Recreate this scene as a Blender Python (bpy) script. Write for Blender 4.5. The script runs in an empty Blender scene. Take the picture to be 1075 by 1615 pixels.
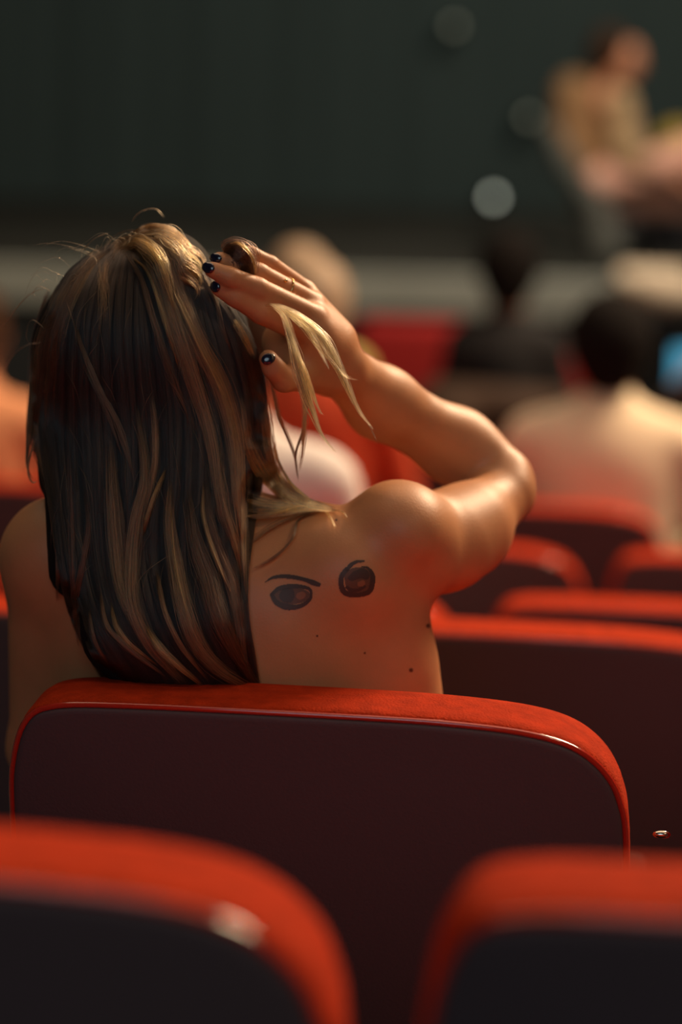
import bpy, bmesh, math, random
import numpy as np
from mathutils import Vector, Matrix
from mathutils.bvhtree import BVHTree

random.seed(7); rng = np.random.default_rng(7)
SC = bpy.context.scene
COL = SC.collection

# ------------------------------------------------------------------ camera
CAM_Z = 1.95                       # eye height above the flat front floor
PITCH, ROLL, LENS = 11.0, 1.6, 85.0
F = LENS / 36.0 * 1615             # focal length in pixels of the 1075x1615 frame
cam_data = bpy.data.cameras.new('camera')
cam = bpy.data.objects.new('camera', cam_data); COL.objects.link(cam)
cam_data.lens = LENS; cam_data.sensor_fit = 'VERTICAL'; cam_data.sensor_height = 36; cam_data.sensor_width = 24
cam_data.clip_start = 0.05; cam_data.clip_end = 100
cam.matrix_world = Matrix.Translation((0, 0, CAM_Z)) @ Matrix.Rotation(math.radians(90 - PITCH), 4, 'X') @ Matrix.Rotation(math.radians(ROLL), 4, 'Z')
cam_data.dof.use_dof = True; cam_data.dof.focus_distance = 2.13; cam_data.dof.aperture_fstop = 2.0
cam_data.dof.aperture_blades = 0
SC.camera = cam
CR = np.array(cam.matrix_world.to_3x3())

# ------------------------------------------------------------------ world, lights, exposure
SC.view_settings.view_transform = 'Standard'; SC.view_settings.look = 'None'
SC.view_settings.gamma = 1; SC.view_settings.use_curve_mapping = False
SC.view_settings.exposure = 0.0
SC.cycles.use_denoising = True
SC.cycles.max_bounces = 6
world = bpy.data.worlds.new('world'); SC.world = world; world.use_nodes = True
world.node_tree.nodes['Background'].inputs[0].default_value = (0.0, 0.0, 0.0, 1)

def area(name, loc, target, size, power, color, sy=None):
    d = bpy.data.lights.new(name, 'AREA'); d.energy = power; d.color = color
    d.shape = 'RECTANGLE' if sy else 'DISK'; d.size = size
    if sy: d.size_y = sy
    o = bpy.data.objects.new(name, d); COL.objects.link(o); o.location = loc
    o.rotation_euler = (Vector(target) - Vector(loc)).to_track_quat('-Z', 'Y').to_euler()
    return o
# warm wash of the stage rig, high in front of the audience and to the right
area('stage_rig_light', (3.2, 6.2, 5.0), (0.0, 2.0, 1.3), 2.6, 520, (1.0, 0.70, 0.44), 0.6).data.shape = 'ELLIPSE'
area('rear_house_light', (3.1, -0.4, 5.4), (-0.1, 2.2, 1.5), 0.8, 33, (1.0, 0.66, 0.40))
area('overhead_fill_light', (0.0, 5.0, 5.9), (0.0, 5.0, 0.0), 5.0, 120, (1.0, 0.68, 0.45), 6.0)  # broad unseen fill added overhead as ambient, brightens the far rows
area('cool_shadow_fill', (-0.5, -4.5, 4.8), (0.0, 6.0, 1.5), 4.0, 54, (0.68, 0.88, 1.0))  # unseen cool fill added behind the camera to lift the darkest tones
area('stage_back_light', (0.5, 11.4, 5.6), (1.2, 15.0, 1.6), 2.0, 13, (0.62, 0.92, 0.88))
area('performer_light', (2.6, 9.4, 5.0), (1.55, 12.2, 1.8), 0.6, 170, (1.0, 0.8, 0.62))

# ------------------------------------------------------------------ materials
def mat(name, color, rough=0.6, metal=0.0, spec=0.5, bump=0.0, bscale=200, var=0.0, vscale=6, sheen=0, coat=0, sss=0, emit=None, estr=0, alpha=None):
    m = bpy.data.materials.new(name); m.use_nodes = True
    nt = m.node_tree; b = nt.nodes['Principled BSDF']
    b.inputs['Base Color'].default_value = (*color, 1); b.inputs['Roughness'].default_value = rough
    b.inputs['Metallic'].default_value = metal; b.inputs['Specular IOR Level'].default_value = spec
    if sheen:
        b.inputs['Sheen Weight'].default_value = sheen; b.inputs['Sheen Roughness'].default_value = 0.4
        b.inputs['Sheen Tint'].default_value = (1.0, 0.35, 0.2, 1)
    if coat: b.inputs['Coat Weight'].default_value = coat; b.inputs['Coat Roughness'].default_value = 0.12
    if sss:
        b.inputs['Subsurface Weight'].default_value = sss
        b.inputs['Subsurface Radius'].default_value = (1.0, 0.35, 0.2); b.inputs['Subsurface Scale'].default_value = 0.008
    if emit:
        b.inputs['Emission Color'].default_value = (*emit, 1); b.inputs['Emission Strength'].default_value = estr
    if alpha is not None: b.inputs['Alpha'].default_value = alpha
    tc = nt.nodes.new('ShaderNodeTexCoord')
    if bump:
        n = nt.nodes.new('ShaderNodeTexNoise'); n.inputs['Scale'].default_value = bscale; n.inputs['Detail'].default_value = 3
        nt.links.new(tc.outputs['Object'], n.inputs['Vector'])
        bp = nt.nodes.new('ShaderNodeBump'); bp.inputs['Strength'].default_value = bump; bp.inputs['Distance'].default_value = 0.002
        nt.links.new(n.outputs['Fac'], bp.inputs['Height']); nt.links.new(bp.outputs['Normal'], b.inputs['Normal'])
    if var:
        n = nt.nodes.new('ShaderNodeTexNoise'); n.inputs['Scale'].default_value = vscale; n.inputs['Detail'].default_value = 4
        nt.links.new(tc.outputs['Object'], n.inputs['Vector'])
        r = nt.nodes.new('ShaderNodeValToRGB')
        r.color_ramp.elements[0].position = 0.3; r.color_ramp.elements[1].position = 0.7
        r.color_ramp.elements[0].color = (*[c * (1 - var) for c in color], 1)
        r.color_ramp.elements[1].color = (*[min(1, c * (1 + var)) for c in color], 1)
        nt.links.new(n.outputs['Fac'], r.inputs['Fac']); nt.links.new(r.outputs['Color'], b.inputs['Base Color'])
    return m

M = dict(
    skin=mat('skin', (0.57, 0.262, 0.118), 0.47, spec=0.45, bump=0.12, bscale=500, var=0.10, vscale=14, sss=0.08),
    skin_far=mat('skin_far', (0.60, 0.27, 0.15), 0.5),
    skin_dark=mat('skin_dark', (0.20, 0.09, 0.05), 0.5),
    fabric=mat('red_fabric', (0.46, 0.034, 0.006), 0.9, spec=0.08, bump=0.8, bscale=420, var=0.18, vscale=60),
    shell=mat('maroon_shell', (0.085, 0.056, 0.062), 0.65, bump=0.15, bscale=350),
    piping=mat('red_piping', (0.50, 0.030, 0.015), 0.12, spec=0.8, coat=0.8),
    armpad=mat('armrest_black', (0.010, 0.009, 0.010), 0.95, spec=0.1),
    black=mat('black_plastic', (0.014, 0.014, 0.016), 0.5),
    chrome=mat('chrome', (0.75, 0.7, 0.62), 0.2, metal=1),
    gold=mat('gold', (0.9, 0.6, 0.25), 0.18, metal=1),
    nail=mat('navy_nail_varnish', (0.010, 0.012, 0.035), 0.12, spec=0.8, coat=1),
    ink=mat('tattoo_ink', (0.060, 0.036, 0.028), 0.5),
    ink_mid=mat('tattoo_ink_mid', (0.13, 0.064, 0.038), 0.5),
    ink_light=mat('tattoo_ink_light', (0.26, 0.105, 0.05), 0.5),
    mole=mat('mole', (0.13, 0.045, 0.022), 0.5),
    dress=mat('dark_dress', (0.02, 0.016, 0.02), 0.8, bump=0.3, bscale=600),
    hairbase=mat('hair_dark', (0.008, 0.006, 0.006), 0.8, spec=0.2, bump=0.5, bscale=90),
    eye=mat('eye_white', (0.8, 0.78, 0.75), 0.2),
    lips=mat('lips', (0.45, 0.10, 0.08), 0.4),
    carpet=mat('carpet', (0.030, 0.022, 0.024), 0.95, bump=0.5, bscale=300, var=0.25, vscale=30),
    wall=mat('stage_curtain', (0.040, 0.066, 0.066), 0.95, var=0.06, vscale=0.6),
    wallside=mat('side_wall', (0.045, 0.05, 0.052), 0.9, var=0.1, vscale=1),
    stage=mat('stage_floor', (0.050, 0.052, 0.046), 1.0, spec=0.0, var=0.15, vscale=3),
    lip=mat('stage_lip', (0.34, 0.38, 0.34), 0.8, var=0.08, vscale=3),
    riser=mat('stage_riser', (0.016, 0.02, 0.022), 0.9),
    white=mat('white_shirt', (0.85, 0.80, 0.78), 0.85, bump=0.2),
    cream=mat('cream_jacket', (0.93, 0.77, 0.56), 0.85, var=0.1, vscale=8),
    redtop=mat('orange_red_top', (0.60, 0.07, 0.02), 0.85),
    browncoat=mat('brown_coat', (0.04, 0.022, 0.014), 0.95),
    peach=mat('peach_top', (0.75, 0.33, 0.16), 0.85),
    olive=mat('olive_yellow_top', (0.42, 0.34, 0.10), 0.85),
    blacktop=mat('black_top', (0.012, 0.013, 0.016), 0.9),
    hair_blond=mat('blond_hair', (0.34, 0.25, 0.17), 0.6, bump=0.6, bscale=80),
    hair_black=mat('black_hair', (0.010, 0.009, 0.009), 0.95, spec=0.1, bump=0.3, bscale=80),
    hair_brown=mat('brown_hair', (0.05, 0.025, 0.014), 0.95, spec=0.1, bump=0.3, bscale=80),
    tan=mat('tan_jacket', (0.30, 0.17, 0.075), 0.85, var=0.2, vscale=12),
    pale_tan=mat('pale_tan_shirt', (0.52, 0.37, 0.20), 0.85),
    pink=mat('pink_trousers', (0.88, 0.50, 0.38), 0.85, var=0.1, vscale=8),
    grey=mat('grey_cloth', (0.12, 0.13, 0.115), 0.9),
    yellow=mat('yellow_bag', (0.50, 0.36, 0.04), 0.7),
    trousers=mat('dark_trousers', (0.02, 0.02, 0.025), 0.9),
    far_red=mat('red_upholstery', (0.36, 0.012, 0.012), 0.9, var=0.15, vscale=20),
    screen=mat('phone_screen', (0.02, 0.05, 0.06), 0.2, emit=(0.10, 0.50, 0.75), estr=0.75),
    lamp=mat('lamp_glow', (0.8, 0.8, 0.7), 0.3, emit=(0.80, 0.86, 0.70), estr=2.0),
    lamp_dim=mat('dim_lamp_glow', (0.5, 0.5, 0.4), 0.3, emit=(0.7, 0.75, 0.55), estr=0.32),
)

# ------------------------------------------------------------------ helpers
def W(px, py, Y):
    """world point on the ray of a photo pixel at distance Y in front of the camera"""
    d = CR @ np.array([(px - 537.5) / F, -(py - 807.5) / F, -1.0])
    return np.array([0, 0, CAM_Z]) + d * (Y / d[1])
def R(rpx, Y): return rpx * Y / F
def project(P):
    q = (P - np.array([0, 0, CAM_Z])) @ CR
    return 537.5 - q[..., 0] / q[..., 2] * F, 807.5 + q[..., 1] / q[..., 2] * F

def link(name, data, parent=None, m=None):
    o = bpy.data.objects.new(name, data); COL.objects.link(o)
    if parent is not None: o.parent = parent
    if m is not None and hasattr(data, 'materials'): data.materials.append(m)
    return o
def tag(o, label=None, cat=None, group=None, kind=None):
    if label: o['label'] = label
    if cat: o['category'] = cat
    if group: o['group'] = group
    if kind: o['kind'] = kind
    return o
def empty(name, loc, rz=0):
    o = bpy.data.objects.new(name, None); COL.objects.link(o); o.empty_display_size = 0.05
    o.location = loc; o.rotation_euler = (0, 0, rz); return o
def mesh_np(name, V, Fq, m, parent=None, smooth=True, inv=None):
    me = bpy.data.meshes.new(name)
    V = np.asarray(V, dtype=float)
    if inv is not None:
        A = np.array(inv); V = V @ A[:3, :3].T + A[:3, 3]
    if isinstance(Fq, np.ndarray):
        n = len(Fq); k = Fq.shape[1]
        me.vertices.add(len(V)); me.vertices.foreach_set('co', V.astype(np.float32).ravel())
        me.loops.add(n * k); me.loops.foreach_set('vertex_index', Fq.astype(np.int32).ravel())
        me.polygons.add(n); me.polygons.foreach_set('loop_start', np.arange(0, n * k, k, dtype=np.int32))
        me.update(calc_edges=True)
    else:
        me.from_pydata([tuple(v) for v in V], [], Fq); me.update()
    if smooth: me.polygons.foreach_set('use_smooth', np.ones(len(me.polygons), dtype=bool))
    return link(name, me, parent, m)
def bm_obj(name, bm, m, parent=None, smooth=False):
    bmesh.ops.recalc_face_normals(bm, faces=bm.faces[:])
    me = bpy.data.meshes.new(name); bm.to_mesh(me); bm.free()
    if smooth: me.polygons.foreach_set('use_smooth', np.ones(len(me.polygons), dtype=bool))
    return link(name, me, parent, m)
def box(bm, x0, x1, y0, y1, z0, z1, bev=0.0):
    r = bmesh.ops.create_cube(bm, size=1)
    vs = r['verts']
    bmesh.ops.scale(bm, vec=(x1 - x0, y1 - y0, z1 - z0), verts=vs)
    bmesh.ops.translate(bm, vec=((x0 + x1) / 2, (y0 + y1) / 2, (z0 + z1) / 2), verts=vs)
    if bev:
        es = list({e for v in vs for e in v.link_edges})
        bmesh.ops.bevel(bm, geom=es, offset=bev, segments=3, affect='EDGES', profile=0.6)
def cyl(bm, a, b, r0, r1=None, seg=16):
    a = Vector(a); b = Vector(b); d = b - a
    res = bmesh.ops.create_cone(bm, cap_ends=True, segments=seg, radius1=r0, radius2=r0 if r1 is None else r1, depth=d.length)
    q = Vector((0, 0, 1)).rotation_difference(d)
    bmesh.ops.transform(bm, matrix=Matrix.Translation((a + b) / 2) @ q.to_matrix().to_4x4(), verts=res['verts'])

# ------------------------------------------------------------------ implicit surfaces (smoothly blended limbs -> one continuous mesh)
def smin(a, b, k):
    h = np.clip(0.5 + 0.5 * (b - a) / k, 0, 1)
    return b + (a - b) * h - k * h * (1 - h)
class Cone:      # round cone a->b with radii ra, rb; flat = squash of one axis (unit vector n, factor s<1)
    def __init__(s, a, b, ra, rb, k=0.01, g=0, flat=None, sub=False):
        s.a = np.array(a, float); s.b = np.array(b, float); s.ra = ra; s.rb = rb; s.k = k; s.g = g; s.sub = sub; s.flat = flat
        s.v = s.b - s.a
        if flat:
            n, f = flat; s.n = np.array(n, float) / np.linalg.norm(n)
            s.v = s.v + s.n * (s.v @ s.n) * (1 / f - 1)
        s.l2 = max(s.v @ s.v, 1e-9)
    def d(s, P):
        q = P - s.a; m = 1.0
        if s.flat:
            f = s.flat[1]; q = q + np.outer(q @ s.n, s.n) * (1 / f - 1); m = f
        t = np.clip((q @ s.v) / s.l2, 0, 1)
        e = q - t[:, None] * s.v
        return (np.sqrt((e * e).sum(1)) - (s.ra + (s.rb - s.ra) * t)) * m
    def box(s):
        r = max(s.ra, s.rb); return np.minimum(s.a, s.b) - r, np.maximum(s.a, s.b) + r
class Ell:       # ellipsoid with a rotation matrix whose rows are its axes
    def __init__(s, c, r, rot=None, k=0.01, g=0, sub=False):
        s.c = np.array(c, float); s.r = np.array(r, float); s.rot = rot; s.k = k; s.g = g; s.sub = sub
    def d(s, P):
        q = P - s.c
        if s.rot is not None: q = q @ s.rot.T
        k0 = np.sqrt(((q / s.r) ** 2).sum(1)); k1 = np.sqrt(((q / s.r ** 2) ** 2).sum(1))
        return k0 * (k0 - 1) / np.maximum(k1, 1e-6)
    def box(s):
        r = s.r.max(); return s.c - r, s.c + r
def rotm(ax, deg): return np.array(Matrix.Rotation(math.radians(deg), 3, ax)).T

def combine(prims, ds, gk):
    acc = {}
    for p, d in zip(prims, ds):
        if d is None: continue
        a = acc.get(p.g)
        if p.sub:
            if a is not None: acc[p.g] = -smin(-a, d, p.k)
        else: acc[p.g] = d if a is None else smin(a, d, p.k)
    if not acc: return None
    base = acc.get(0); out = base
    for g, a in acc.items():
        if g == 0: continue
        v = a if base is None else smin(base, a, gk.get(g, 0.006))
        out = v if out is None else np.minimum(out, v)
    return out

def implicit(prims, h, gk={}, post=None, smooth=2, grow=0.0):
    lo = np.min([p.box()[0] for p in prims], 0) - 0.03 - grow; hi = np.max([p.box()[1] for p in prims], 0) + 0.03 + grow
    B = 16; nb = np.ceil((hi - lo) / (h * B)).astype(int); NN = nb * B + 4
    bi = np.stack(np.meshgrid(*[np.arange(n) for n in nb], indexing='ij'), -1).reshape(-1, 3)
    cen = lo + (bi + 0.5) * B * h; Rb = B * h * 0.5 * math.sqrt(3) * 1.12
    D = [p.d(cen) for p in prims]; kmax = 0.06
    f = combine(prims, D, gk) - grow
    act = np.abs(f) < Rb * 1.3 + kmax * 0.3
    plain = np.min([np.where(p.sub, 9e9, d) for p, d in zip(prims, D)], 0)
    D = np.array(D)
    keys, pos, quads = [], [], []
    s = np.arange(-1, B + 1)
    I, J, K = np.meshgrid(s, s, s, indexing='ij')
    loc = np.stack([I, J, K], -1).reshape(-1, 3)
    st = (NN[1] * NN[2], NN[2], 1)
    for n in np.nonzero(act)[0]:
        P = lo + (bi[n] * B + loc) * h
        lim = plain[n] + 2 * Rb + kmax
        ds = [p.d(P) if D[i, n] < lim else None for i, p in enumerate(prims)]
        v = combine(prims, ds, gk)
        if v is None: continue
        v = v - grow
        if post is not None: v = post(P, v)
        v = v.reshape(B + 2, B + 2, B + 2); ins = v < 0
        if ins.all() or not ins.any(): continue
        m = B + 1
        cnt = np.zeros((m, m, m)); acc = np.zeros((m, m, m, 3))
        for ax in range(3):
            for u in (0, 1):
                for w in (0, 1):
                    o0 = [0, 0, 0]; oth = [a for a in range(3) if a != ax]; o0[oth[0]] = u; o0[oth[1]] = w
                    o1 = list(o0); o1[ax] = 1
                    A = v[o0[0]:o0[0] + m, o0[1]:o0[1] + m, o0[2]:o0[2] + m]; C = v[o1[0]:o1[0] + m, o1[1]:o1[1] + m, o1[2]:o1[2] + m]
                    cr = (A < 0) != (C < 0)
                    t = np.where(cr, A / np.where(cr, A - C, 1), 0)
                    cnt += cr
                    for a in range(3):
                        acc[..., a] += np.where(cr, o0[a] + (t if a == ax else 0), 0)
        has = cnt > 0
        ci, cj, ck = np.nonzero(has)
        gi = np.stack([ci, cj, ck], -1) - 1 + bi[n] * B
        kk = (gi[:, 0] + 1) * st[0] + (gi[:, 1] + 1) * st[1] + (gi[:, 2] + 1) * st[2]
        keys.append(kk); pos.append(lo + (gi + acc[ci, cj, ck] / cnt[ci, cj, ck][:, None]) * h)
        for ax in range(3):
            a1, a2 = [(1, 2), (2, 0), (0, 1)][ax]
            sl0 = [slice(1, B + 1)] * 3
            A = ins[1:B + 1, 1:B + 1, 1:B + 1]
            o = [slice(1, B + 1)] * 3; 
            # the owned edge runs from sample (i,j,k) to its +ax neighbour, samples 1..B -> neighbour may be sample B+1
            o[ax] = slice(2, B + 2)
            C = ins[tuple(o)]
            cr = np.nonzero(A != C) if A.shape == C.shape else None
            if cr is None: continue
            e = np.stack(cr, -1) + bi[n] * B
            def cell(d1, d2):
                q = e.copy(); q[:, a1] -= d1; q[:, a2] -= d2
                return (q[:, 0] + 1) * st[0] + (q[:, 1] + 1) * st[1] + (q[:, 2] + 1) * st[2]
            Q = np.stack([cell(1, 1), cell(0, 1), cell(0, 0), cell(1, 0)], -1)
            fl = ~A[cr]
            Q[fl] = Q[fl][:, ::-1]
            quads.append(Q)
    keys = np.concatenate(keys); pos = np.concatenate(pos); quads = np.concatenate(quads)
    uk, ui = np.unique(keys, return_index=True); V = pos[ui]
    Q = np.searchsorted(uk, quads); Q = np.clip(Q, 0, len(uk) - 1)
    ok = (uk[Q] == quads).all(1); Q = Q[ok]
    for _ in range(smooth):
        S = np.zeros_like(V); c = np.zeros(len(V))
        for a in range(4):
            i, j = Q[:, a], Q[:, (a + 1) % 4]
            for b in range(3): S[:, b] += np.bincount(i, V[j, b], len(V)) + np.bincount(j, V[i, b], len(V))
            c += np.bincount(i, minlength=len(V)) + np.bincount(j, minlength=len(V))
        V = V * 0.4 + 0.6 * S / np.maximum(c, 1)[:, None]
    return V, Q

# ------------------------------------------------------------------ the hall
#        distance of the row's backrests, drop of their tops under the camera
ROWS = [(1.15, .421), (2.0, .565), (2.9, .710), (3.8, .877), (4.7, .978), (5.6, 1.06), (6.5, 1.08), (7.4, 1.08), (8.3, 1.08), (9.2, 1.08)]
SEAT_H = 0.87
def row_floor(i): return CAM_Z - ROWS[i][1] - SEAT_H
YAW = 0.085                       # the rows turn a little towards the right
def struct(name, bm, m): return tag(bm_obj(name, bm, m), kind='structure')
fl = row_floor(9)
bm = bmesh.new(); box(bm, -8, 8, 5.9, 18, fl - 0.2, fl); struct('floor', bm, M['carpet'])
for i in range(6):
    bm = bmesh.new(); y0 = -6 if i == 0 else ROWS[i][0] - 0.25; y1 = ROWS[i + 1][0] - 0.25 if i < 5 else 5.95
    box(bm, -8, 8, y0, y1, fl - 0.2, row_floor(i), 0.004)
    o = struct('floor', bm, M['carpet'])
bm = bmesh.new()                  # stage curtain in soft folds
xs = np.linspace(-8, 8, 321); prev = None
for x in xs:
    y = 15.6 + 0.014 * math.sin(x * 9) + 0.01 * math.sin(x * 23 + 1)
    a = bm.verts.new((x, y, fl + 0.9)); b = bm.verts.new((x, y, 6.6))
    if prev: bm.faces.new((prev[0], a, b, prev[1]))
    prev = (a, b)
struct('wall_front', bm, M['wall'])
bm = bmesh.new(); box(bm, -8.2, -8, -6, 18, fl - .2, 6.7); struct('wall_left', bm, M['wallside'])
bm = bmesh.new(); box(bm, 8, 8.2, -6, 18, fl - .2, 6.7); struct('wall_right', bm, M['wallside'])
bm = bmesh.new(); box(bm, -8, 8, -6.2, -6, fl - .2, 6.7); struct('wall_back', bm, M['wallside'])
bm = bmesh.new(); box(bm, -8.2, 8.2, -6.2, 18, 6.6, 6.8); struct('ceiling', bm, M['wallside'])
SZ = CAM_Z - 1.03                 # stage floor
bm = bmesh.new(); box(bm, -7.9, 7.9, 11.05, 16.2, fl, SZ - 0.004); st = tag(bm_obj('stage', bm, M['stage']), 'low dark stage platform along the front of the hall', 'stage', kind='structure')
bm = bmesh.new(); box(bm, -7.9, 7.9, 10.95, 11.09, SZ - 0.17, SZ, 0.008); o = bm_obj('stage_lip', bm, M['lip'], st); o['label'] = 'pale grey stage edge'
bm = bmesh.new(); box(bm, -7.9, 7.9, 11.0, 11.06, fl, SZ - 0.17); bm_obj('stage_riser', bm, M['riser'], st)

# ------------------------------------------------------------------ theatre seats
OUT = [(-.246, -.44), (-.252, -.25), (-.256, -.12), (-.2535, -.066), (-.240, -.024), (-.212, -.007), (-.150, -.001), (-.05, .0015), (.05, .001), (.115, -.002), (.170, -.009), (.207, -.0215), (.233, -.044), (.248, -.074), (.2555, -.12), (.258, -.25), (.25, -.44)]
def catmull(P, n):
    P = np.array(P, float); P = np.vstack([2 * P[0] - P[1], P, 2 * P[-1] - P[-2]]); o = []
    for i in range(1, len(P) - 2):
        for t in np.arange(n) / n:
            a, b, c, d = P[i - 1:i + 3]
            o.append(0.5 * ((2 * b) + (c - a) * t + (2 * a - 5 * b + 4 * c - d) * t ** 2 + (3 * b - a - 3 * c + d) * t ** 3))
    o.append(P[-2]); return np.array(o)
OL = catmull(OUT, 6)
_t = np.gradient(OL, axis=0); _n = np.stack([_t[:, 1], -_t[:, 0]], 1); _n /= np.linalg.norm(_n, axis=1)[:, None]
CEN = np.array([0.0, -0.26])
def seat_pt(x, y, z):             # bend round the sitter, lean back
    x *= 1.08; return (x, y + 0.30 * x * x - 0.16 * z * (1 if z > -.2 else 1), z + SEAT_H)
def loft(rings, m, name, parent, closed_fill=(0.75, 0.4, 0.02)):
    """rings: (inset, depth); the first ring is filled towards the middle when closed_fill is given, also the last"""
    R_ = []
    first, last = rings[0], rings[-1]
    def ring(ins, y, s=1.0):
        p = OL + _n * ins; p = CEN + (p - CEN) * s
        return [seat_pt(a, y, b) for a, b in p]
    if closed_fill[0]: 
        for s in (0.02, 0.4, 0.75, 0.9): R_.append(ring(first[0], first[1] + closed_fill[1] * (1 - s), s))
    for ins, y in rings: R_.append(ring(ins, y))
    if closed_fill[2]:
        for s in (0.9, 0.75, 0.4, 0.02): R_.append(ring(last[0], last[1] + closed_fill[2] * (1 - s), s))
    n = len(OL); V = [v for r in R_ for v in r]; Fc = []
    for i in range(len(R_) - 1):
        for j in range(n):
            k = (j + 1) % n
            Fc.append((i * n + j, i * n + k, (i + 1) * n + k, (i + 1) * n + j))
    o = mesh_np(name, V, Fc, m, parent); return o
def make_seat():
    r = empty('theatre_seat', (0, 0, 0))
    loft([(.030, -.005), (.012, -.0048), (.0085, -.0045), (.0068, -.0035), (.0062, -.002), (.0066, .001), (.010, .004)], M['shell'], 'back_shell', r, (1, -.006, .001))
    loft([(.012, .003), (.0035, .0038), (.0008, .009), (.0, .020), (.0, .036), (.0, .070), (.002, .088), (.009, .104), (.022, .114), (.04, .118)], M['fabric'], 'back_cushion', r, (1, 0.0, .003))
    V, Fc = [], []                                  # piping: thin bead round the shell edge
    n = len(OL)
    for j in range(n):
        for a in range(6):
            w = a / 6 * 2 * math.pi; ins = 0.0040 - 0.0030 * math.cos(w); y = 0.0005 + 0.0030 * math.sin(w)
            q = OL[j] + _n[j] * ins; V.append(seat_pt(q[0], y, q[1]))
    for j in range(n - 1):
        for a in range(6):
            b = (a + 1) % 6; Fc.append((j * 6 + a, j * 6 + b, (j + 1) * 6 + b, (j + 1) * 6 + a))
    mesh_np('piping', V, Fc, M['piping'], r)
    bm = bmesh.new(); box(bm, -.235, .235, .15, .60, .36, .47, .03); bm_obj('seat_cushion', bm, M['fabric'], r, True)
    bm = bmesh.new(); box(bm, -.22, .22, .16, .58, .33, .365, .01); bm_obj('seat_pan', bm, M['shell'], r, True)
    bm = bmesh.new(); box(bm, .287, .304, .14, .50, .0, .57, .006); bm_obj('side_frame', bm, M['black'], r, True)
    bm = bmesh.new(); box(bm, .280, .311, .16, .48, .572, .60, .012); bm_obj('armrest', bm, M['armpad'], r, True)
    bm = bmesh.new(); box(bm, .281, .310, .13, .51, .0, .02, .004); bm_obj('foot', bm, M['black'], r, True)
    for a, b in ((.235, .287), (-.276, -.235)):
        bm = bmesh.new(); box(bm, a, b, .16, .20, .40, .45, .005); bm_obj('hinge_bracket', bm, M['black'], r, True)
    return r
def copy_tree(o, parent=None):
    c = o.copy(); COL.objects.link(c); c.parent = parent
    for ch in o.children: copy_tree(ch, c)
    return c
proto_seat = make_seat(); used = [False]
PITCHX = 0.592
seatroots = {}
def seat_at(row, px, label, yaw=None, top=None):
    global proto_seat
    Y, dr = ROWS[row]
    x = W(px, 807, Y)[0] + 0.0
    y = Y - math.tan(YAW) * (x - W(537, 807, Y)[0])
    o = proto_seat if not used[0] else copy_tree(proto_seat); used[0] = True
    o.location = (x, y, row_floor(row)); o.rotation_euler = (0, 0, -YAW if yaw is None else yaw)
    tag(o, label, 'seat', 'red theatre seats in the rows')
    return o
def pitch_px(row): return PITCHX * F / ROWS[row][0]
SEATS = {
 0: (1583, [(0, 'blurred red seat nearest the camera at the lower right'), (-1, 'blurred red seat nearest the camera at the lower left')]),
 1: (505, [(0, 'red theatre seat the long-haired woman leans against, in sharp focus'), (1, 'seat just right of the one the woman leans against, only a dark edge showing')]),
 2: (868, [(0, 'red seat with a wide dark back just right of the woman\'s waist'), (-1, 'red seat directly in front of the woman, hidden by her back')]),
 3: (1048, [(0, 'red seat topped by a long red band just above the nearest dark seatback at right'), (-1, 'red seat of the man in the white shirt')]),
 4: (705, [(0, 'red seat with a rounded right corner just under the raised elbow'), (1, 'red seat cut by the right edge, level with the seat under the elbow'), (-2, 'red seat showing as a sliver at the left edge beside the woman\'s shoulder')]),
 5: (861, [(0, 'dim red seat behind the person in the cream jacket'), (-2, 'dim red seat beyond the woman\'s hair at the left'), (-1,'dim red seat hidden beyond the woman\'s shoulder')]),
 6: (500, [(0, 'red seat of the blond person beyond the raised hand'), (1, 'far red seat hidden behind the cream jacket'), (2, 'far red seat of the person holding up the phone')]),
 7: (505, [(0, 'far red seat with its lit top just under the hand'), (1, 'far red seat of the dark-haired person in black')]),
}
for row, (cx, lst) in SEATS.items():
    for k, lab in lst:
        nudge = 34 if (row, k) == (0, -1) else 0
        o = seat_at(row, cx + k * pitch_px(row) + nudge, lab); seatroots[(row, k)] = o
# chrome bolt on the armrest right of the sharp seat
bm = bmesh.new(); bmesh.ops.create_uvsphere(bm, u_segments=16, v_segments=8, radius=0.008); bmesh.ops.scale(bm, vec=(1, .5, .45), verts=bm.verts[:])
bolt = bm_obj('armrest_bolt', bm, M['chrome'], seatroots[(1, 0)], True); bolt['label'] = 'small shiny bolt'
# two upholstered armchairs without a shell, standing in front of the stage
def armchair(px, top, Y, label, hw=.24):
    c = W(px, top, Y); r = empty('armchair', (c[0], c[1], fl)); h = c[2] - fl
    bm = bmesh.new(); box(bm, -hw, hw, 0, .12, .30, h, .055); bm_obj('backrest', bm, M['far_red'], r, True)
    bm = bmesh.new(); box(bm, -hw, hw, .10, .58, .28, .45, .04); bm_obj('seat', bm, M['far_red'], r, True)
    for s in (-1, 1):
        bm = bmesh.new(); box(bm, s * hw - .04, s * hw + .04, .05, .55, .30, .62, .03); bm_obj('armrest', bm, M['far_red'], r, True)
        for y in (.05, .5):
            bm = bmesh.new(); cyl(bm, (s * (hw - .04), y, 0), (s * (hw - .04), y, .31), .018, .022, 12); bm_obj('leg', bm, M['black'], r)
    return tag(r, label, 'armchair', 'red armchairs before the stage')
armchair(660, 508, 9.5, 'dark red upholstered armchair beyond the forearm, under the stage edge')
armchair(893, 560, 9.1, 'dark red upholstered armchair seen in a gap between the two dark heads', .2)

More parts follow.
